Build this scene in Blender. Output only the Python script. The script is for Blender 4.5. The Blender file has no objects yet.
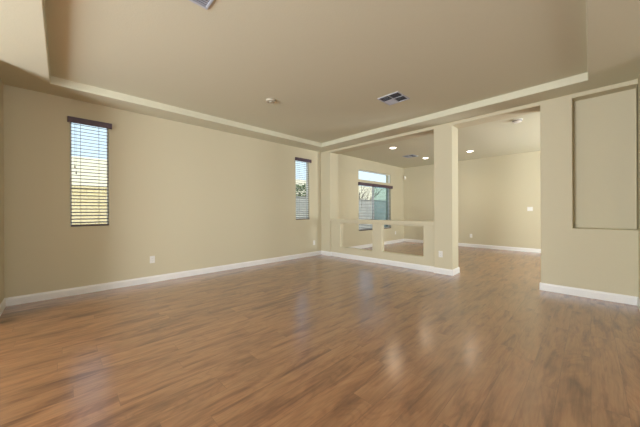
import bpy, bmesh, math, random
from mathutils import Vector, Matrix

random.seed(7)
S = bpy.context.scene
COL = S.collection

# ------------------------------------------------------------------ measurements (metres)
CAM_H = 1.15
XL, XR = -0.51, 4.951          # living room side walls
YS, YB = -0.403, 5.023         # living room near and window walls
XR2 = XR + 0.315               # far face of the partition
XF, YF = 9.25, 4.93            # far room walls
YFS = -2.6                     # far room near wall
ZS, ZT, ZF = 2.7235, 2.823, 2.765
ZH = 2.668                     # underside of the header / niche top
TX0, TX1, TY0, TY1 = -0.097, 4.561, 0.015, 4.60
XW, YW = -4.6, -4.6             # open space behind the camera
WT = 0.12                      # outside wall thickness

# ------------------------------------------------------------------ camera
cam_d = bpy.data.cameras.new('camera')
cam = bpy.data.objects.new('camera', cam_d)
COL.objects.link(cam)
S.camera = cam
cam_d.sensor_width = 36.0
cam_d.sensor_fit = 'HORIZONTAL'
cam_d.lens = 264.067 / 640 * 36
cam_d.shift_y = -2.18 / 640
cam_d.clip_start = 0.02
yaw = math.radians(44.3261)
cam.location = (0, 0, CAM_H)
cam.rotation_mode = 'XYZ'
_m = Matrix.Rotation(-yaw, 3, 'Z') @ Matrix.Rotation(math.pi / 2, 3, 'X') @ Matrix.Rotation(-0.0045, 3, 'Z')
cam.rotation_euler = _m.to_euler('XYZ')

# ------------------------------------------------------------------ exposure
vs = S.view_settings
vs.view_transform = 'Standard'
vs.look = 'None'
vs.gamma = 1.0
vs.use_curve_mapping = False
vs.exposure = 0.05
S.cycles.max_bounces = 10
S.cycles.diffuse_bounces = 7
S.cycles.glossy_bounces = 4
S.cycles.transparent_max_bounces = 16
S.cycles.sample_clamp_indirect = 6.0
S.cycles.caustics_reflective = False
S.cycles.caustics_refractive = False
S.cycles.use_denoising = True

# ------------------------------------------------------------------ sky
W = bpy.data.worlds.new('sky')
S.world = W
W.use_nodes = True
nt = W.node_tree
nt.nodes.clear()
out = nt.nodes.new('ShaderNodeOutputWorld')
bg = nt.nodes.new('ShaderNodeBackground')
bg.inputs['Strength'].default_value = 1.2
tc = nt.nodes.new('ShaderNodeTexCoord')
sep = nt.nodes.new('ShaderNodeSeparateXYZ')
rmp = nt.nodes.new('ShaderNodeValToRGB')
rmp.color_ramp.elements[0].position = 0.0
rmp.color_ramp.elements[0].color = (0.84, 0.98, 1.08, 1)
rmp.color_ramp.elements[1].position = 0.7
rmp.color_ramp.elements[1].color = (0.52, 0.80, 1.08, 1)
nt.links.new(tc.outputs['Generated'], sep.inputs[0])
nt.links.new(sep.outputs['Z'], rmp.inputs['Fac'])
nt.links.new(rmp.outputs['Color'], bg.inputs['Color'])
nt.links.new(bg.outputs[0], out.inputs[0])


def light(name, kind, loc, energy, color=(1, 1, 1), rot=None, **kw):
    d = bpy.data.lights.new(name, kind)
    d.energy = energy
    d.color = color
    for k, v in kw.items():
        setattr(d, k, v)
    o = bpy.data.objects.new(name, d)
    o.location = loc
    if rot:
        o.rotation_euler = rot
    COL.objects.link(o)
    return o


def aim(o, d):
    o.rotation_euler = Vector(d).to_track_quat('-Z', 'Y').to_euler()


sun = light('sun', 'SUN', (3, -4, 9), 4.6, (1.0, 0.95, 0.86), angle=math.radians(0.6))
aim(sun, (-0.35, 0.62, -0.75))

# added fill lamps standing just inside the made-up windows out of view
a = light('fill_light_west', 'AREA', (XW + 0.05, 1.7, 1.45), 900, (0.95, 0.98, 1.0), shape='RECTANGLE', size=4.9, size_y=1.9)
a.rotation_euler = Vector((1, 0, 0.36)).to_track_quat('-Z', 'Z').to_euler()
a = light('fill_light_near', 'AREA', (1.0, YW + 0.05, 1.45), 110, (1.0, 0.98, 0.95), shape='RECTANGLE', size=5.6, size_y=1.9)
a.rotation_euler = Vector((0, 1, 0.45)).to_track_quat('-Z', 'Z').to_euler()
# added fill lamp outside the made-up patio door of the far room
a = light('fill_light_patio', 'AREA', (7.4, YFS - 0.40, 1.15), 340, (0.96, 0.98, 1.0), shape='RECTANGLE', size=1.9, size_y=2.0)
a.rotation_euler = Vector((0.12, 1, 0.9)).to_track_quat('-Z', 'Z').to_euler()

# ------------------------------------------------------------------ materials


def mat(name, color, rough=0.5, metal=0.0, spec=0.5, bump=None, emit=None, strength=0):
    m = bpy.data.materials.new(name)
    m.use_nodes = True
    n = m.node_tree.nodes
    b = n['Principled BSDF']
    b.inputs['Base Color'].default_value = (*color, 1)
    b.inputs['Roughness'].default_value = rough
    b.inputs['Metallic'].default_value = metal
    b.inputs['Specular IOR Level'].default_value = spec
    tc = n.new('ShaderNodeTexCoord')
    nz = n.new('ShaderNodeTexNoise')
    sc, st, var = bump or (60.0, 0.02, 0.03)
    nz.inputs['Scale'].default_value = sc
    nz.inputs['Detail'].default_value = 3
    m.node_tree.links.new(tc.outputs['Object'], nz.inputs['Vector'])
    mx = n.new('ShaderNodeMix')
    mx.data_type = 'RGBA'
    mx.inputs[6].default_value = (*[c * (1 - var) for c in color], 1)
    mx.inputs[7].default_value = (*[min(1, c * (1 + var)) for c in color], 1)
    m.node_tree.links.new(nz.outputs['Fac'], mx.inputs[0])
    m.node_tree.links.new(mx.outputs[2], b.inputs['Base Color'])
    bp = n.new('ShaderNodeBump')
    bp.inputs['Strength'].default_value = st
    bp.inputs['Distance'].default_value = 0.01
    m.node_tree.links.new(nz.outputs['Fac'], bp.inputs['Height'])
    m.node_tree.links.new(bp.outputs[0], b.inputs['Normal'])
    if emit:
        b.inputs['Emission Color'].default_value = (*emit, 1)
        b.inputs['Emission Strength'].default_value = strength
    return m


def floor_material():
    m = bpy.data.materials.new('plank_floor')
    m.use_nodes = True
    n = m.node_tree.nodes
    L = m.node_tree.links.new
    b = n['Principled BSDF']
    tc = n.new('ShaderNodeTexCoord')
    # planks run along X, 0.16 m wide, 1.22 m long
    br = n.new('ShaderNodeTexBrick')
    br.offset = 0.0
    br.offset_frequency = 2
    br.inputs['Color1'].default_value = (0, 0, 0, 1)
    br.inputs['Color2'].default_value = (1, 1, 1, 1)
    br.inputs['Mortar'].default_value = (0.5, 0.5, 0.5, 1)
    br.inputs['Scale'].default_value = 1.0
    br.inputs['Mortar Size'].default_value = 0.0011
    br.inputs['Mortar Smooth'].default_value = 0.3
    br.inputs['Bias'].default_value = 0.0
    br.inputs['Brick Width'].default_value = 1.22
    br.inputs['Row Height'].default_value = 0.15
    # every row of planks starts at its own place
    s3 = n.new('ShaderNodeSeparateXYZ')
    L(tc.outputs['Object'], s3.inputs[0])
    dv = n.new('ShaderNodeMath')
    dv.operation = 'DIVIDE'
    dv.inputs[1].default_value = 0.15
    L(s3.outputs['Y'], dv.inputs[0])
    fl = n.new('ShaderNodeMath')
    fl.operation = 'FLOOR'
    L(dv.outputs[0], fl.inputs[0])
    wn = n.new('ShaderNodeTexWhiteNoise')
    wn.noise_dimensions = '1D'
    L(fl.outputs[0], wn.inputs['W'])
    mm = n.new('ShaderNodeMath')
    mm.operation = 'MULTIPLY_ADD'
    mm.inputs[1].default_value = 1.22
    L(wn.outputs['Value'], mm.inputs[0])
    L(s3.outputs['X'], mm.inputs[2])
    c3 = n.new('ShaderNodeCombineXYZ')
    L(mm.outputs[0], c3.inputs[0])
    L(s3.outputs['Y'], c3.inputs[1])
    L(c3.outputs[0], br.inputs['Vector'])
    # shift the grain from plank to plank
    sc = n.new('ShaderNodeVectorMath')
    sc.operation = 'SCALE'
    sc.inputs['Scale'].default_value = 37.0
    L(br.outputs['Color'], sc.inputs[0])
    ad = n.new('ShaderNodeVectorMath')
    ad.operation = 'ADD'
    L(tc.outputs['Object'], ad.inputs[0])
    L(sc.outputs[0], ad.inputs[1])

    def grain(scale, sx, sy, detail, dist=0.0, rough=0.6):
        mp = n.new('ShaderNodeMapping')
        mp.inputs['Scale'].default_value = (sx, sy, 1)
        L(ad.outputs[0], mp.inputs['Vector'])
        z = n.new('ShaderNodeTexNoise')
        z.inputs['Scale'].default_value = scale
        z.inputs['Detail'].default_value = detail
        z.inputs['Distortion'].default_value = dist
        z.inputs['Roughness'].default_value = rough
        L(mp.outputs[0], z.inputs['Vector'])
        return z.outputs['Fac']
    g1 = grain(1.0, 2.0, 13.0, 5, 0.6, 0.6)       # broad smoky figure
    g2 = grain(1.0, 4.0, 75.0, 4, 0.3)       # fine grain
    g3 = grain(1.0, 2.0, 4.5, 2, 1.2)        # soft patches
    g4 = grain(1.0, 0.9, 4.0, 1, 1.0, 0.4)   # contour lines of the cathedral figure
    ma = n.new('ShaderNodeMath')
    ma.operation = 'MULTIPLY'
    ma.inputs[1].default_value = 90.0
    L(g4, ma.inputs[0])
    si = n.new('ShaderNodeMath')
    si.operation = 'SINE'
    L(ma.outputs[0], si.inputs[0])
    rg = n.new('ShaderNodeMapRange')
    rg.inputs['From Min'].default_value = -1.0
    L(si.outputs[0], rg.inputs['Value'])

    def ramp(fac, stops):
        r = n.new('ShaderNodeValToRGB')
        e = r.color_ramp.elements
        while len(e) < len(stops):
            e.new(0.5)
        for k, (p, c) in enumerate(stops):
            e[k].position = p
            e[k].color = (*c, 1)
        L(fac, r.inputs['Fac'])
        return r.outputs['Color']

    def mixc(mode, fac, a_, b_):
        x = n.new('ShaderNodeMix')
        x.data_type = 'RGBA'
        x.blend_type = mode
        if isinstance(fac, (int, float)):
            x.inputs[0].default_value = fac
        else:
            L(fac, x.inputs[0])
        L(a_, x.inputs[6])
        L(b_, x.inputs[7])
        return x.outputs[2]
    base = ramp(g1, FLOOR_RAMP)
    fine = ramp(g2, [(0.30, (0.76, 0.74, 0.72)), (0.62, (1.07, 1.04, 1.04))])
    patch = ramp(g3, [(0.32, (0.80, 0.78, 0.76)), (0.62, (1.10, 1.10, 1.10))])
    tone = ramp(br.outputs['Color'], [(0.0, (0.90, 0.90, 0.89)), (1.0, (1.07, 1.07, 1.07))])
    c = mixc('MULTIPLY', 0.75, base, fine)
    ring = ramp(rg.outputs[0], [(0.0, (0.86, 0.84, 0.82)), (0.45, (1.03, 1.03, 1.03))])
    c = mixc('MULTIPLY', 0.7, c, ring)
    c = mixc('MULTIPLY', 0.8, c, patch)
    c = mixc('MULTIPLY', 0.75, c, tone)
    seam = n.new('ShaderNodeMix')
    seam.data_type = 'RGBA'
    seam.inputs[7].default_value = (0.07, 0.038, 0.02, 1)
    sm = n.new('ShaderNodeMath')
    sm.operation = 'MULTIPLY'
    sm.inputs[1].default_value = 0.6
    L(br.outputs['Fac'], sm.inputs[0])
    L(sm.outputs[0], seam.inputs[0])
    L(c, seam.inputs[6])
    L(seam.outputs[2], b.inputs['Base Color'])
    b.inputs['Roughness'].default_value = 0.42
    b.inputs['Specular IOR Level'].default_value = 0.35
    b.inputs['Coat Weight'].default_value = 1.0
    b.inputs['Coat Roughness'].default_value = 0.2
    b.inputs['Coat IOR'].default_value = 2.0
    bp = n.new('ShaderNodeBump')
    bp.inputs['Strength'].default_value = 0.10
    bp.inputs['Distance'].default_value = 0.004
    hm = n.new('ShaderNodeMath')
    hm.operation = 'SUBTRACT'
    L(g2, hm.inputs[0])
    L(br.outputs['Fac'], hm.inputs[1])
    L(hm.outputs[0], bp.inputs['Height'])
    L(bp.outputs[0], b.inputs['Normal'])
    L(bp.outputs[0], b.inputs['Coat Normal'])
    return m


def block_material(name, c1, c2, mortar, bw=0.40, bh=0.20, axis='X'):
    m = bpy.data.materials.new(name)
    m.use_nodes = True
    n = m.node_tree.nodes
    L = m.node_tree.links.new
    b = n['Principled BSDF']
    b.inputs['Roughness'].default_value = 0.9
    tc = n.new('ShaderNodeTexCoord')
    sp = n.new('ShaderNodeSeparateXYZ')
    cb = n.new('ShaderNodeCombineXYZ')
    L(tc.outputs['Object'], sp.inputs[0])
    L(sp.outputs[axis], cb.inputs[0])
    L(sp.outputs['Z'], cb.inputs[1])
    br = n.new('ShaderNodeTexBrick')
    br.inputs['Color1'].default_value = (*c1, 1)
    br.inputs['Color2'].default_value = (*c2, 1)
    br.inputs['Mortar'].default_value = (*mortar, 1)
    br.inputs['Scale'].default_value = 1
    br.inputs['Mortar Size'].default_value = 0.006
    br.inputs['Brick Width'].default_value = bw
    br.inputs['Row Height'].default_value = bh
    L(cb.outputs[0], br.inputs['Vector'])
    L(br.outputs['Color'], b.inputs['Base Color'])
    return m


def glass_material(name, tint=(0.97, 0.99, 0.98)):
    m = bpy.data.materials.new(name)
    m.use_nodes = True
    n = m.node_tree.nodes
    n.clear()
    L = m.node_tree.links.new
    o = n.new('ShaderNodeOutputMaterial')
    t = n.new('ShaderNodeBsdfTransparent')
    t.inputs[0].default_value = (*tint, 1)
    g = n.new('ShaderNodeBsdfGlossy')
    g.inputs['Roughness'].default_value = 0.02
    fr = n.new('ShaderNodeFresnel')
    fr.inputs['IOR'].default_value = 1.45
    mx = n.new('ShaderNodeMixShader')
    ge = n.new('ShaderNodeNewGeometry')
    iv = n.new('ShaderNodeMath')
    iv.operation = 'SUBTRACT'
    iv.inputs[0].default_value = 1.0
    L(ge.outputs['Backfacing'], iv.inputs[1])
    mu = n.new('ShaderNodeMath')
    mu.operation = 'MULTIPLY'
    L(fr.outputs[0], mu.inputs[0])
    L(iv.outputs[0], mu.inputs[1])
    L(mu.outputs[0], mx.inputs[0])
    L(t.outputs[0], mx.inputs[1])
    L(g.outputs[0], mx.inputs[2])
    L(mx.outputs[0], o.inputs[0])
    return m


FLOOR_RAMP = [(0.30, (0.158, 0.062, 0.026)), (0.40, (0.24, 0.106, 0.047)), (0.50, (0.325, 0.155, 0.072)), (0.78, (0.40, 0.208, 0.100))]
M = {}
M['wall'] = mat('beige_wall_paint', (0.593, 0.547, 0.405), 0.75, spec=0.25, bump=(90, 0.10, 0.02))
M['ceiling'] = mat('beige_ceiling_paint', (0.64, 0.63, 0.50), 0.85, spec=0.2, bump=(70, 0.12, 0.02))
M['floor'] = floor_material()
M['trim'] = mat('white_trim_paint', (0.80, 0.80, 0.80), 0.4)
M['plastic'] = mat('white_plastic', (0.78, 0.77, 0.74), 0.35)
M['cream'] = mat('cream_plastic', (0.46, 0.43, 0.34), 0.5)
M['dark'] = mat('dark_slot', (0.03, 0.03, 0.035), 0.7)
M['duct'] = mat('duct_shade', (0.05, 0.06, 0.08), 0.7)
M['vent'] = mat('white_metal_paint', (0.52, 0.56, 0.64), 0.4)
M['louvre'] = mat('shaded_louvre_paint', (0.38, 0.42, 0.50), 0.4)
M['vinyl'] = mat('white_vinyl', (0.80, 0.82, 0.80), 0.4)
M['valance'] = mat('dark_brown_wood', (0.085, 0.055, 0.080), 0.45, bump=(25, 0.1, 0.25))
M['rail'] = mat('dark_brown_rail', (0.075, 0.05, 0.045), 0.45, bump=(25, 0.1, 0.2))
M['slat'] = mat('brown_slat', (0.11, 0.085, 0.075), 0.5, bump=(25, 0.05, 0.15))
M['cord'] = mat('brown_cord', (0.16, 0.11, 0.08), 0.8)
M['glass'] = glass_material('clear_glass')
M['screen'] = glass_material('insect_screen', (0.72, 0.85, 0.88))
M['gravel'] = mat('tan_gravel', (0.42, 0.34, 0.25), 0.95, bump=(30, 0.5, 0.3))
M['stucco'] = mat('cream_stucco', (0.80, 0.74, 0.58), 0.9, bump=(15, 0.2, 0.05))
M['tanblock'] = block_material('tan_block', (0.74, 0.60, 0.33), (0.68, 0.55, 0.30), (0.5, 0.41, 0.24))
M['greyblock'] = block_material('grey_block', (0.42, 0.41, 0.38), (0.36, 0.36, 0.34), (0.25, 0.25, 0.24))
M['roof'] = mat('tan_roof_tile', (0.55, 0.47, 0.38), 0.9, bump=(8, 0.3, 0.15))
M['bark'] = mat('grey_bark', (0.20, 0.16, 0.13), 0.9, bump=(40, 0.3, 0.2))
M['leaf'] = mat('green_leaf', (0.10, 0.17, 0.05), 0.7, bump=(9, 0.1, 0.3))
M['lamp'] = mat('lit_lamp', (0.9, 0.9, 0.85), 0.4, emit=(1.0, 0.93, 0.80), strength=6)
M['pane'] = mat('dark_window_glass', (0.04, 0.05, 0.06), 0.1)

# ------------------------------------------------------------------ mesh helpers


def box(bm, x0, x1, y0, y1, z0, z1, mtx=None):
    vs_ = [Vector((x, y, z)) for z in (z0, z1) for y in (y0, y1) for x in (x0, x1)]
    if mtx:
        vs_ = [mtx @ v for v in vs_]
    v = [bm.verts.new(p) for p in vs_]
    for f in ((0, 2, 3, 1), (4, 5, 7, 6), (0, 1, 5, 4), (2, 6, 7, 3), (0, 4, 6, 2), (1, 3, 7, 5)):
        bm.faces.new([v[i] for i in f])


def cyl(bm, r1, r2, z0, z1, seg=32, mtx=None, cx=0, cy=0):
    ring = []
    for r, z in ((r1, z0), (r2, z1)):
        ring.append([bm.verts.new((mtx or Matrix()) @ Vector((cx + r * math.cos(2 * math.pi * k / seg), cy + r * math.sin(2 * math.pi * k / seg), z))) for k in range(seg)])
    for k in range(seg):
        j = (k + 1) % seg
        bm.faces.new((ring[0][k], ring[0][j], ring[1][j], ring[1][k]))
    bm.faces.new(list(reversed(ring[0])))
    bm.faces.new(ring[1])


def lathe(bm, prof, seg=40, mtx=None):
    """prof: list of (r, z); surface of revolution about local Z"""
    mtx = mtx or Matrix()
    rings = []
    for r, z in prof:
        if r < 1e-6:
            rings.append([bm.verts.new(mtx @ Vector((0, 0, z)))])
        else:
            rings.append([bm.verts.new(mtx @ Vector((r * math.cos(2 * math.pi * k / seg), r * math.sin(2 * math.pi * k / seg), z))) for k in range(seg)])
    for a_, b_ in zip(rings, rings[1:]):
        for k in range(seg):
            j = (k + 1) % seg
            if len(a_) == 1 and len(b_) == 1:
                continue
            if len(a_) == 1:
                bm.faces.new((a_[0], b_[j], b_[k]))
            elif len(b_) == 1:
                bm.faces.new((a_[k], a_[j], b_[0]))
            else:
                bm.faces.new((a_[k], a_[j], b_[j], b_[k]))


def obj(name, bm, m, parent=None, bevel=0, smooth=False, loc=None):
    bmesh.ops.recalc_face_normals(bm, faces=bm.faces[:])
    me = bpy.data.meshes.new(name)
    bm.to_mesh(me)
    bm.free()
    me.materials.append(m)
    if smooth:
        for p in me.polygons:
            p.use_smooth = True
    o = bpy.data.objects.new(name, me)
    COL.objects.link(o)
    if parent:
        o.parent = parent
    if loc:
        o.location = loc
    if bevel:
        b = o.modifiers.new('bevel', 'BEVEL')
        b.width = bevel
        b.segments = 3
        b.limit_method = 'ANGLE'
        b.angle_limit = math.radians(40)
    return o


def struct(o):
    o['kind'] = 'structure'
    return o


def thing(name, label, cat, loc=(0, 0, 0), rot=None, group=None):
    o = bpy.data.objects.new(name, None)
    o.empty_display_size = 0.1
    COL.objects.link(o)
    o.location = loc
    if rot:
        o.rotation_euler = rot
    return tag(o, label, cat, group)


def tag(o, label, cat, group=None):
    o['label'] = label
    o['category'] = cat
    if group:
        o['group'] = group
    return o


def dup(root, loc, label, rot=None):
    r = root.copy()
    COL.objects.link(r)
    r.location = loc
    if rot is not None:
        r.rotation_euler = rot
    r['label'] = label
    for ch in list(root.children):
        c = ch.copy()
        COL.objects.link(c)
        c.parent = r
        for g in list(ch.children):
            d = g.copy()
            COL.objects.link(d)
            d.parent = c
    return r


def solid(xs, ys, zs, full):
    """one closed mesh from a grid of cells; full(x, y, z) at the cell middle says where it is solid"""
    bm = bmesh.new()
    nx, ny, nz = len(xs) - 1, len(ys) - 1, len(zs) - 1
    F = {}
    for i in range(nx):
        for j in range(ny):
            for k in range(nz):
                F[i, j, k] = full((xs[i] + xs[i + 1]) / 2, (ys[j] + ys[j + 1]) / 2, (zs[k] + zs[k + 1]) / 2)
    V = {}

    def v(i, j, k):
        if (i, j, k) not in V:
            V[i, j, k] = bm.verts.new((xs[i], ys[j], zs[k]))
        return V[i, j, k]
    for (i, j, k), s in F.items():
        if not s:
            continue
        for d, q in (((-1, 0, 0), ((0, 0, 0), (0, 0, 1), (0, 1, 1), (0, 1, 0))),
                     ((1, 0, 0), ((1, 0, 0), (1, 1, 0), (1, 1, 1), (1, 0, 1))),
                     ((0, -1, 0), ((0, 0, 0), (1, 0, 0), (1, 0, 1), (0, 0, 1))),
                     ((0, 1, 0), ((0, 1, 0), (0, 1, 1), (1, 1, 1), (1, 1, 0))),
                     ((0, 0, -1), ((0, 0, 0), (0, 1, 0), (1, 1, 0), (1, 0, 0))),
                     ((0, 0, 1), ((0, 0, 1), (1, 0, 1), (1, 1, 1), (0, 1, 1)))):
            if not F.get((i + d[0], j + d[1], k + d[2]), False):
                bm.faces.new([v(i + a_, j + b_, k + c_) for a_, b_, c_ in q])
    return bm


def inside(x, y, z, boxes):
    return any(b[0] < x < b[1] and b[2] < y < b[3] and b[4] < z < b[5] for b in boxes)


def solid_boxes(name, adds, holes, m, bevel=0.0):
    """union of boxes minus holes, as one clean mesh"""
    g = [sorted({round(v_, 5) for b in adds + holes for v_ in b[2 * a_:2 * a_ + 2]}) for a_ in range(3)]
    bm = solid(g[0], g[1], g[2], lambda x, y, z: inside(x, y, z, adds) and not inside(x, y, z, holes))
    bmesh.ops.recalc_face_normals(bm, faces=bm.faces[:])
    return obj(name, bm, m, bevel=bevel)


# ------------------------------------------------------------------ structure
TOP = 2.95
# openings in the window wall
W1 = (0.082, 0.503, 0.955, 2.44)
W2 = (4.082, 4.530, 0.950, 2.43)
W3 = (6.47, 8.33, 0.56, 2.02)
W4 = (6.47, 8.32, 2.12, 2.43)

bm = bmesh.new()
box(bm, XW - 0.3, XF + 0.3, YW - 0.3, YB + WT + 0.05, -0.12, 0.0)
floor = struct(obj('floor', bm, M['floor']))

# main ceiling: lowered border (soffit) round a shallow tray
ceil = solid_boxes('ceiling',
                   [(XW - 0.1, XR2 - 0.02, YW - 0.1, YB + 0.10, ZS, 2.93), (XR2 - 0.02, XF + 0.2, YFS - 0.2, YB + 0.10, ZF, 2.93)],
                   [(TX0, TX1, TY0, TY1, 2.6, ZT)], M['ceiling'], 0.008)
struct(ceil)

wall_left = solid_boxes('wall_left', [(XW - 0.1, XR2, YB, YB + WT, -0.1, TOP)],
                        [(W1[0], W1[1], 4, 6, W1[2], W1[3]), (W2[0], W2[1], 4, 6, W2[2], W2[3])], M['wall'], 0.008)
struct(wall_left)
wall_far_left = solid_boxes('wall_far_left', [(XR2 - 0.02, XF + 0.15, YF, YF + 0.20, -0.1, TOP)],
                            [(W3[0], W3[1], 4, 6, W3[2], W3[3]), (W4[0], W4[1], 4, 6, W4[2], W4[3])], M['wall'], 0.008)
struct(wall_far_left)
struct(solid_boxes('wall_far', [(XF, XF + 0.16, YFS - 0.15, YF + 0.2, -0.1, TOP)], [], M['wall']))
# near wall of the far room with the opening of the added patio door
struct(solid_boxes('wall_far_near', [(XR, XF + 0.1, YFS - 0.16, YFS, -0.1, TOP)], [(6.2, 8.2, YFS - 1, YFS + 1, 0.02, 2.2)], M['wall']))
# short walls that end the living room on either side of the camera
struct(solid_boxes('wall_near', [(4.2, XR + 0.1, YS - 0.16, YS, -0.1, TOP)], [], M['wall'], 0.009))
struct(solid_boxes('wall_side', [(XL - 0.16, XL, 4.2, YB + 0.1, -0.1, TOP)], [], M['wall'], 0.009))
# outer walls of the open space behind the camera, with openings for the added windows
struct(solid_boxes('wall_west', [(XW - 0.16, XW, YW - 0.16, YB + 0.1, -0.1, TOP)], [(XW - 1, XW + 1, -0.8, 4.2, 0.45, 2.45)], M['wall']))
struct(solid_boxes('wall_south', [(XW - 0.1, XR2, YW - 0.16, YW, -0.1, TOP)], [(-1.9, 3.9, YW - 1, YW + 1, 0.45, 2.45)], M['wall']))

# partition: niche wall, header, free column and corner pier
NY = 0.168
part_ = solid_boxes('wall_right',
                    [(XR, XR2, YW - 0.1, 0.503, -0.1, TOP), (XR, XR2, 0.503, YB + 0.05, ZH, TOP),
                     (XR, XR2, 1.713, 2.033, -0.1, TOP), (XR, XR2, 4.694, YB + 0.05, -0.1, TOP)],
                    [(XR - 1, XR + 0.175, YS, NY, 0.905, ZH)], M['wall'], 0.009)
struct(part_)
HX0, HX1 = XR + 0.035, XR + 0.13
half = solid_boxes('wall_half', [(HX0, HX1, 2.0, 4.72, -0.1, 0.885)],
                   [(0, 9, 3.424, 4.385, 0.255, 0.852), (0, 9, 2.254, 3.18, 0.265, 0.852)], M['wall'], 0.005)
struct(half)
bm = bmesh.new()
box(bm, XR + 0.008, HX1 + 0.03, 2.02, 4.70, 0.878, 0.952)
struct(obj('trim_1', bm, M['wall'], bevel=0.006))


def baseboard(name, runs):
    """each run: x0,y0,x1,y1 and inward normal nx,ny: stepped profile swept along the wall"""
    bm = bmesh.new()
    prof = [(0, 0), (0.014, 0), (0.014, 0.078), (0.011, 0.088), (0.0075, 0.094), (0.006, 0.104), (0, 0.104)]
    for x0, y0, x1, y1, nx, ny in runs:
        A = [bm.verts.new((x0 + nx * t, y0 + ny * t, z)) for t, z in prof]
        B = [bm.verts.new((x1 + nx * t, y1 + ny * t, z)) for t, z in prof]
        for k in range(len(prof)):
            j = (k + 1) % len(prof)
            bm.faces.new((A[k], A[j], B[j], B[k]))
        bm.faces.new(A)
        bm.faces.new(B)
    return struct(obj(name, bm, M['trim']))


e = 0.014
baseboard('baseboard_left', [(XL, YB, XR, YB, 0, -1)])
baseboard('baseboard_side', [(XL, 4.2, XL, YB - e, 1, 0)])
baseboard('baseboard_near', [(4.2, YS, XR - e, YS, 0, 1)])
baseboard('baseboard_right', [(XR, YS, XR, 0.503 + e, -1, 0), (XR, 0.503, XR2, 0.503, 0, 1)])
baseboard('baseboard_column', [(XR, 1.713 - e, XR, 2.033, -1, 0), (XR, 1.713, XR2, 1.713, 0, -1), (XR2, 1.713 - e, XR2, 2.033, 1, 0), (XR, 2.033, HX0, 2.033, 0, 1)])
baseboard('baseboard_pier', [(XR, 4.694, XR, YB - e, -1, 0), (XR, 4.694, HX0, 4.694, 0, -1)])
baseboard('baseboard_half', [(HX0, 2.033 + e, HX0, 4.694 - e, -1, 0), (HX1, 2.033, HX1, 4.694, 1, 0)])
baseboard('baseboard_far_left', [(XR2, YF, XF, YF, 0, -1)])
baseboard('baseboard_far', [(XF, YFS, XF, YF - e, -1, 0)])
baseboard('baseboard_partition_back', [(XR2, YFS, XR2, 0.503 + e, 1, 0), (XR2, 4.694, XR2, YF - e, 1, 0)])

# ------------------------------------------------------------------ windows (structure)


def window(n, x0, x1, z0, z1, yout, mull=None, screen=False, t=0.035):
    """vinyl frame and panes set near the outer face of the wall"""
    fr = thing_struct('window_%d' % n)
    y0, y1 = yout - 0.06, yout - 0.005
    bm = bmesh.new()
    box(bm, x0, x1, y0, y1, z0, z0 + t)
    box(bm, x0, x1, y0, y1, z1 - t, z1)
    box(bm, x0, x0 + t, y0, y1, z0 + t, z1 - t)
    box(bm, x1 - t, x1, y0, y1, z0 + t, z1 - t)
    if mull:
        box(bm, mull - 0.02, mull + 0.02, y0 - 0.01, y1, z0 + t, z1 - t)
    obj('window_frame', bm, M['vinyl'], fr, bevel=0.003)
    edges = [x0 + t, x1 - t] if not mull else [x0 + t, mull - 0.03, mull + 0.03, x1 - t]
    for a_, b_ in zip(edges[::2], edges[1::2]):
        bm = bmesh.new()
        box(bm, a_ - 0.005, b_ + 0.005, yout - 0.034, yout - 0.030, z0 + t - 0.005, z1 - t + 0.005)
        obj('pane', bm, M['glass'], fr)
    if screen:
        bm = bmesh.new()
        box(bm, mull + 0.03, x1 - t, yout - 0.012, yout - 0.010, z0 + t, z1 - t)
        obj('insect_screen', bm, M['screen'], fr)
    return fr


def thing_struct(name):
    o = bpy.data.objects.new(name, None)
    COL.objects.link(o)
    o['kind'] = 'structure'
    return o


window(1, *W1, YB + 0.115, t=0.016)
window(2, *W2, YB + 0.115, t=0.014)
window(3, *W3, YF + 0.13, mull=7.36, screen=True, t=0.025)
window(4, *W4, YF + 0.10, t=0.016)

# made-up window and patio door, out of view, added to go with the fill lamps
fr = thing_struct('window_5')
bm = bmesh.new()
for (ya, yb, za, zb) in ((-0.8, 4.2, 0.45, 0.50), (-0.8, 4.2, 2.40, 2.45), (-0.8, -0.75, 0.5, 2.4), (4.15, 4.2, 0.5, 2.4), (1.67, 1.73, 0.5, 2.4)):
    box(bm, XW - 0.14, XW - 0.09, ya, yb, za, zb)
obj('window_frame', bm, M['vinyl'], fr)
for ya, yb in ((-0.755, 1.675), (1.725, 4.155)):
    bm = bmesh.new()
    box(bm, XW - 0.118, XW - 0.114, ya, yb, 0.495, 2.405)
    obj('pane', bm, M['glass'], fr)
fr = thing_struct('door_added_1')
bm = bmesh.new()
for (xa, xb, za, zb) in ((6.2, 8.2, 0.02, 0.07), (6.2, 8.2, 2.15, 2.2), (6.2, 6.25, 0.07, 2.15), (8.15, 8.2, 0.07, 2.15), (7.16, 7.24, 0.07, 2.15)):
    box(bm, xa, xb, YFS - 0.13, YFS - 0.08, za, zb)
obj('door_frame', bm, M['vinyl'], fr)
for xa, xb in ((6.245, 7.165), (7.235, 8.155)):
    bm = bmesh.new()
    box(bm, xa, xb, YFS - 0.108, YFS - 0.104, 0.065, 2.155)
    obj('pane', bm, M['glass'], fr)

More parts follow.
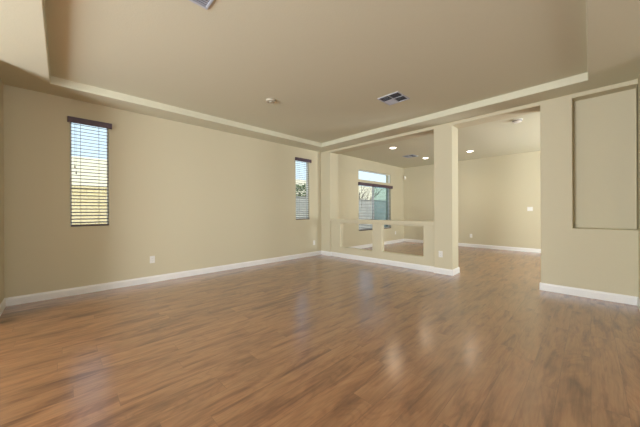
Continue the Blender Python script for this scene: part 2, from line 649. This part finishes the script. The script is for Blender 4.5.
fr = thing_struct('window_6')  # made-up window out of view, added for the near fill lamp
bm = bmesh.new()
for (xa, xb, za, zb) in ((-1.9, 3.9, 0.45, 0.50), (-1.9, 3.9, 2.40, 2.45), (-1.9, -1.85, 0.5, 2.4), (3.85, 3.9, 0.5, 2.4), (0.97, 1.03, 0.5, 2.4)):
    box(bm, xa, xb, YW - 0.14, YW - 0.09, za, zb)
obj('window_frame', bm, M['vinyl'], fr)
for xa, xb in ((-1.855, 0.975), (1.025, 3.855)):
    bm = bmesh.new()
    box(bm, xa, xb, YW - 0.118, YW - 0.114, 0.495, 2.405)
    obj('pane', bm, M['glass'], fr)
# unseen slab added to keep the sun out of the near openings
bm = bmesh.new()
box(bm, XW - 0.3, XR2, -9.0, YW - 0.16, 2.75, 2.9)
box(bm, XR2, XF + 0.3, -9.0, YFS - 0.16, 2.75, 2.9)
struct(obj('sun_block_slab', bm, M['stucco']))

# ------------------------------------------------------------------ blinds


def blind(label, x0, x1, zb, zt, y, vx0, vx1, cords, wand=None, val_h=0.095, pitch=0.0475):
    """horizontal slat blind, slats open; y is the wall face"""
    t = thing('window_blind', label, 'window blind', ((x0 + x1) / 2, y, zt))
    ox, oy, oz = (x0 + x1) / 2, y, zt
    bm = bmesh.new()
    box(bm, vx0 - ox, vx1 - ox, -0.045, -0.030, -val_h, 0.008)
    for s, vx in ((1, vx0 - ox), (-1, vx1 - ox)):
        a_, b_ = sorted((vx, vx + s * 0.012))
        box(bm, a_, b_, -0.030, -0.001, -val_h, 0.008)
    obj('valance', bm, M['valance'], t, bevel=0.004)
    bm = bmesh.new()
    box(bm, x0 - ox + 0.006, x1 - ox - 0.006, 0.0, 0.045, -0.055, -0.012)
    obj('headrail', bm, M['valance'], t)
    # slats: shallow arcs 50 mm deep
    bm = bmesh.new()
    n = int((zt - 0.075 - zb) / pitch)
    for k in range(n):
        z = zb + 0.030 + pitch * (k + 0.5) - oz
        pts = []
        for q in range(7):
            u = q / 6 - 0.5
            pts.append((0.022 + u * 0.050, z + 0.0025 * (1 - 4 * u * u) + u * 0.010))
        rows = []
        for xx in (x0 - ox + 0.004, x1 - ox - 0.004):
            rows.append(([bm.verts.new((xx, p, zz)) for p, zz in pts], [bm.verts.new((xx, p, zz - 0.0055)) for p, zz in pts]))
        (a1, a2), (b1, b2) = rows
        for q in range(6):
            bm.faces.new((a1[q], a1[q + 1], b1[q + 1], b1[q]))
            bm.faces.new((a2[q], b2[q], b2[q + 1], a2[q + 1]))
        for q in (0, 6):
            bm.faces.new((a1[q], b1[q], b2[q], a2[q]))
        for u_, l_ in ((a1, a2), (b1, b2)):
            for q in range(6):
                bm.faces.new((u_[q], l_[q], l_[q + 1], u_[q + 1]))
    obj('slats', bm, M['slat'], t)
    bm = bmesh.new()
    box(bm, x0 - ox + 0.002, x1 - ox - 0.002, -0.006, 0.048, zb - oz - 0.004, zb - oz + 0.022)
    obj('bottom_rail', bm, M['rail'], t, bevel=0.004)
    for cx in cords:
        bm = bmesh.new()
        for yy in (-0.0055, 0.0505):
            cyl(bm, 0.0011, 0.0011, zb - oz + 0.02, -0.05, 6, Matrix.Translation((cx - ox, yy, 0)))
        obj('ladder_cord', bm, M['cord'], t)
    if wand:
        bm = bmesh.new()
        for dx, dz in ((-0.006, -0.66), (0.008, -0.74)):
            cyl(bm, 0.0012, 0.0012, dz, -0.06, 6, Matrix.Translation((wand - ox + dx, -0.012, 0)))
            cyl(bm, 0.008, 0.004, dz - 0.035, dz, 10, Matrix.Translation((wand - ox + dx, -0.012, 0)))
        obj('lift_cord', bm, M['rail'], t)
    return t


blind('dark brown slatted blind on the narrow window of the left wall nearest the left edge',
      0.086, 0.499, 0.957, 2.462, YB, 0.056, 0.537, (0.19, 0.39), wand=0.135, val_h=0.070)
blind('dark brown slatted blind on the narrow window of the left wall nearest the corner pier',
      4.086, 4.526, 0.950, 2.462, YB, 4.06, 4.572, (4.19, 4.42), val_h=0.072)
blind('dark brown slatted blind on the wide window of the far room, under the transom window',
      6.475, 8.325, 0.548, 2.025, YF, 6.44, 8.385, (6.9, 7.4, 7.95), wand=6.60, val_h=0.09)

# ------------------------------------------------------------------ ceiling registers


def register(label, loc, size=0.345):
    t = thing('air_vent', label, 'air vent', loc, group='ceiling air vents')
    h = size / 2
    bm = bmesh.new()
    w = 0.02
    for (x0, x1, y0, y1) in ((-h, h, -h, -h + w), (-h, h, h - w, h), (-h, -h + w, -h + w, h - w), (h - w, h, -h + w, h - w)):
        box(bm, x0, x1, y0, y1, -0.010, 0.0)
    obj('frame', bm, M['vent'], t, bevel=0.003)
    bm = bmesh.new()
    box(bm, -0.006, 0.006, -h + w, h - w, -0.008, -0.0015)
    box(bm, -h + w, h - w, -0.006, 0.006, -0.008, -0.0015)
    obj('divider', bm, M['vent'], t)
    bm = bmesh.new()
    box(bm, -h + w * 0.5, h - w * 0.5, -h + w * 0.5, h - w * 0.5, -0.001, 0.0)
    obj('duct_shade_plate', bm, M['duct'], t)  # dark plate standing in for the shade inside the duct
    # four fans of louvres, one per quarter, each throwing outwards
    q0, q1 = 0.008, h - w - 0.001
    for sx, sy, axis in ((-1, -1, 'x'), (1, -1, 'x'), (-1, 1, 'y'), (1, 1, 'y')):
        bm = bmesh.new()
        n = 6
        for k in range(n):
            c = q0 + (k + 0.5) * (q1 - q0) / n
            if axis == 'x':      # blades run along x, facing -y
                m_ = Matrix.Translation((sx * (q0 + q1) / 2, sy * c, -0.0055)) @ Matrix.Rotation(math.radians(-sy * 38), 4, 'X')
                box(bm, -(q1 - q0) / 2, (q1 - q0) / 2, -0.0055, 0.0055, -0.0006, 0.0006, m_)
            else:
                m_ = Matrix.Translation((sx * c, sy * (q0 + q1) / 2, -0.0055)) @ Matrix.Rotation(math.radians(sx * 25), 4, 'Y')
                box(bm, -0.0095, 0.0095, -(q1 - q0) / 2, (q1 - q0) / 2, -0.0006, 0.0006, m_)
        obj('louvres', bm, M['louvre'] if (sx, sy) != (1, 1) else M['vent'], t)  # light on the blades put into the colour: one quarter paler
    return t


register('square white air vent on the tray ceiling, above the half wall', (3.53, 2.04, ZT))
register('square white air vent at the top edge of the photo, cut by the frame', (0.688, 2.03, ZT)).rotation_euler = (0, 0, math.pi)
register('small white air vent between the ceiling lights of the far room', (7.34, 3.70, ZF))

# ------------------------------------------------------------------ detectors
t = thing('smoke_detector', 'low beige round detector on the tray ceiling of the living room', 'smoke detector', (2.245, 3.345, ZT))
bm = bmesh.new()
lathe(bm, [(0, -0.0), (0.072, -0.0), (0.075, -0.012), (0.070, -0.026), (0.048, -0.034)])
lathe(bm, [(0.048, -0.034), (0.040, -0.029), (0, -0.029)])
obj('housing', bm, M['cream'], t, smooth=False)
bm = bmesh.new()
lathe(bm, [(0, -0.0285), (0.026, -0.0285), (0.024, -0.040), (0, -0.042)], 24)
obj('cap', bm, M['cream'], t)

t = thing('smoke_detector', 'white round smoke detector on the far room ceiling beyond the passage', 'smoke detector', (5.81, 0.905, ZF))
bm = bmesh.new()
lathe(bm, [(0, 0), (0.080, 0), (0.080, -0.012), (0.070, -0.016), (0.068, -0.036), (0.052, -0.048), (0, -0.050)])
obj('housing', bm, M['plastic'], t)
bm = bmesh.new()
lathe(bm, [(0.0685, -0.020), (0.0700, -0.020), (0.0695, -0.030), (0.068, -0.030)])
obj('grille', bm, M['dark'], t)

t = thing('motion_sensor', 'small white motion sensor high in the corner of the far room', 'motion sensor', (XF - 0.04, YF - 0.07, 2.39))
t.rotation_euler = (0, 0, math.radians(45))
bm = bmesh.new()
box(bm, -0.040, 0.010, -0.035, 0.035, -0.06, 0.06)
obj('housing', bm, M['plastic'], t, bevel=0.012)
bm = bmesh.new()
lathe(bm, [(0, 0.022), (0.014, 0.019), (0.024, 0.008), (0.026, 0)], 24, Matrix.Translation((-0.039, 0, -0.015)) @ Matrix.Rotation(math.radians(-90), 4, 'Y'))
obj('lens', bm, M['plastic'], t)

# ------------------------------------------------------------------ recessed lights


def downlight(label, x, y, first=[None]):
    if first[0] is None:
        t = thing('recessed_light', label, 'ceiling light', (x, y, ZF), group='lit recessed lights in the far room ceiling')
        bm = bmesh.new()
        lathe(bm, [(0.078, 0.0), (0.100, 0.0), (0.100, -0.004), (0.088, -0.008), (0.078, -0.004)])
        obj('trim_ring', bm, M['plastic'], t)
        bm = bmesh.new()
        lathe(bm, [(0, -0.022), (0.035, -0.020), (0.062, -0.014), (0.080, 0)])
        obj('lamp', bm, M['lamp'], t)
        first[0] = t
    else:
        t = dup(first[0], (x, y, ZF), label)
    light('lamp_light', 'SPOT', (x, y, ZF - 0.04), 11, (1.0, 0.80, 0.56), spot_size=math.radians(165), spot_blend=0.6, shadow_soft_size=0.08)
    return t


downlight('lit round recessed light nearest the wide far window, left of the others', 6.05, 3.52)
downlight('lit round recessed light directly left of the column, middle of the three', 7.95, 3.515)
downlight('lit round recessed light seen through the passage right of the column', 7.93, 2.28)

# ------------------------------------------------------------------ outlets and switches


def outlet(label, loc, rot, src=[None]):
    """duplex outlet: local +Y points out of the wall"""
    if src[0] is not None:
        return dup(src[0], loc, label, (0, 0, rot))
    t = thing('wall_outlet', label, 'outlet', loc, (0, 0, rot), group='white wall outlets')
    bm = bmesh.new()
    box(bm, -0.036, 0.036, 0.0005, 0.006, -0.058, 0.058)
    obj('cover_plate', bm, M['plastic'], t, bevel=0.0025)
    for s in (-1, 1):
        bm = bmesh.new()
        cyl(bm, 0.0165, 0.0165, 0.005, 0.0085, 24, Matrix.Translation((0, 0, s * 0.0195)) @ Matrix.Rotation(math.radians(-90), 4, 'X'))
        r = obj('receptacle', bm, M['plastic'], t)
        bm = bmesh.new()
        for xx, hh in ((-0.0062, 0.0042), (0.0062, 0.0034)):
            box(bm, xx - 0.001, xx + 0.001, 0.0080, 0.0089, s * 0.0195 + 0.003 - hh, s * 0.0195 + 0.003 + hh)
        cyl(bm, 0.0022, 0.0022, 0.0080, 0.0089, 10, Matrix.Translation((0, 0, s * 0.0195 - 0.008)) @ Matrix.Rotation(math.radians(-90), 4, 'X'))
        obj('slots', bm, M['dark'], r)
    bm = bmesh.new()
    cyl(bm, 0.003, 0.003, 0.005, 0.0068, 12, Matrix.Rotation(math.radians(-90), 4, 'X'))
    obj('screw', bm, M['vinyl'], t)
    src[0] = t
    return t


outlet('white duplex outlet low on the long left wall, between its two windows', (1.056, YB, 0.372), math.pi)
outlet('white duplex outlet low on the left wall beside the corner pier', (4.685, YB, 0.335), math.pi)
outlet('white duplex outlet low on the front face of the free column', (XR, 1.915, 0.358), math.pi / 2)
outlet('white duplex outlet low on the far wall, seen through the passage', (XF, 2.64, 0.355), math.pi / 2)
outlet('white duplex outlet right of the far room window, seen through the half wall', (8.63, YF, 0.36), math.pi)

t = thing('light_switch', 'white double light switch on the far wall, seen through the passage', 'light switch', (XF, 1.165, 1.19), (0, 0, math.pi / 2))
bm = bmesh.new()
box(bm, -0.062, 0.062, 0.0005, 0.006, -0.058, 0.058)
obj('cover_plate', bm, M['plastic'], t, bevel=0.0025)
for s in (-1, 1):
    bm = bmesh.new()
    box(bm, s * 0.023 - 0.0165, s * 0.023 + 0.0165, 0.005, 0.009, -0.033, 0.033, None)
    obj('rocker', bm, M['vinyl'], t, bevel=0.0015)

# ------------------------------------------------------------------ outside
bm = bmesh.new()
box(bm, -12, 32, YB + WT + 0.05, 30, -0.35, -0.1)
box(bm, -12, 32, -20, YW - 0.3, -0.35, -0.1)
box(bm, XF + 0.3, 32, YW - 0.3, YB + WT + 0.05, -0.35, -0.1)
struct(obj('ground', bm, M['gravel']))

t = thing('garden_wall', 'tan block garden wall outside the narrow window nearest the left edge', 'wall', (-1, 8.0, -0.1))
bm = bmesh.new()
box(bm, -5, 3.9, 0, 0.2, 0, 1.80)
obj('blockwork', bm, M['tanblock'], t)
bm = bmesh.new()
box(bm, -5, 3.9, -0.02, 0.22, 1.80, 1.84)
obj('coping', bm, M['tanblock'], t)
t = thing('garden_wall', 'grey block garden wall outside the far room window', 'wall', (2.9, 8.0, -0.1))
bm = bmesh.new()
box(bm, 0, 22, 0, 0.2, 0, 1.80)
obj('blockwork', bm, M['greyblock'], t)
bm = bmesh.new()
box(bm, 0, 22, -0.02, 0.22, 1.80, 1.84)
obj('coping', bm, M['greyblock'], t)

t = thing('house', 'pale cream neighbouring house beyond the garden wall', 'house', (0, 12.5, -0.1))
bm = bmesh.new()
box(bm, -8, 29, 0, 7, 0, 3.1)
obj('wall', bm, M['stucco'], t)
bm = bmesh.new()
box(bm, -8.0, 29.0, 0.0, 7.0, 3.1, 3.2)
obj('parapet', bm, M['stucco'], t)


def branch(bm, p, d, length, r, depth, rnd):
    d = d.normalized()
    n = max(2, int(length / 0.25))
    q = d.to_track_quat('Z', 'Y').to_matrix().to_4x4()
    ring_prev = None
    cur = p.copy()
    for k in range(n + 1):
        rr = r * (1 - 0.5 * k / n)
        ring = [bm.verts.new(cur + (d.to_track_quat('Z', 'Y') @ Vector((rr * math.cos(a_ * math.pi / 3), rr * math.sin(a_ * math.pi / 3), 0)))) for a_ in range(6)]
        if ring_prev:
            for a_ in range(6):
                b_ = (a_ + 1) % 6
                bm.faces.new((ring_prev[a_], ring_prev[b_], ring[b_], ring[a_]))
        ring_prev = ring
        if k < n:
            if depth and k >= n * 0.3:
                for _ in range(2 if depth > 1 else 1):
                    nd = (d + Vector((rnd.uniform(-1, 1), rnd.uniform(-1, 1), rnd.uniform(-0.1, 0.8))) * 0.9)
                    branch(bm, cur, nd, length * rnd.uniform(0.45, 0.7), rr * 0.55, depth - 1, rnd)
            d = (d + Vector((rnd.uniform(-1, 1), rnd.uniform(-1, 1), rnd.uniform(-0.3, 0.5))) * 0.16).normalized()
            cur = cur + d * (length / n)


rnd = random.Random(3)
t = thing('bare_tree', 'bare leafless tree behind the grey garden wall outside the far window', 'tree', (12.6, 9.6, -0.1))
bm = bmesh.new()
branch(bm, Vector((0, 0, 0)), Vector((0, 0, 1)), 1.5, 0.07, 0, rnd)
obj('trunk', bm, M['bark'], t)
bm = bmesh.new()
for a_ in range(5):
    an = a_ * 1.256 + 0.3
    branch(bm, Vector((0, 0, 1.2 + 0.05 * a_)), Vector((math.cos(an), math.sin(an), 0.8)), 1.5, 0.032, 2, rnd)
obj('branches', bm, M['bark'], t)

t = thing('leafy_tree', 'small green leafy tree behind the garden wall outside the middle narrow window', 'tree', (7.9, 9.2, -0.1))
bm = bmesh.new()
branch(bm, Vector((0, 0, 0)), Vector((0, 0, 1)), 1.9, 0.05, 0, rnd)
obj('trunk', bm, M['bark'], t)
bm = bmesh.new()
for k in range(1500):
    while True:
        v_ = Vector((rnd.uniform(-1, 1), rnd.uniform(-1, 1), rnd.uniform(-1, 1)))
        if 0.3 < v_.length < 1:
            break
    c = Vector((v_.x * 0.75, v_.y * 0.6, 2.12 + v_.z * 0.42))
    q = Matrix.Translation(c) @ Matrix.Rotation(rnd.uniform(0, 6.3), 4, 'Z') @ Matrix.Rotation(rnd.uniform(-1.2, 1.2), 4, 'X')
    s = rnd.uniform(0.03, 0.06)
    vv = [bm.verts.new(q @ Vector(p)) for p in ((-s, 0, 0), (0, -s * 0.45, s * 0.1), (s, 0, 0), (0, s * 0.45, s * 0.1))]
    bm.faces.new(vv)
obj('foliage', bm, M['leaf'], t)
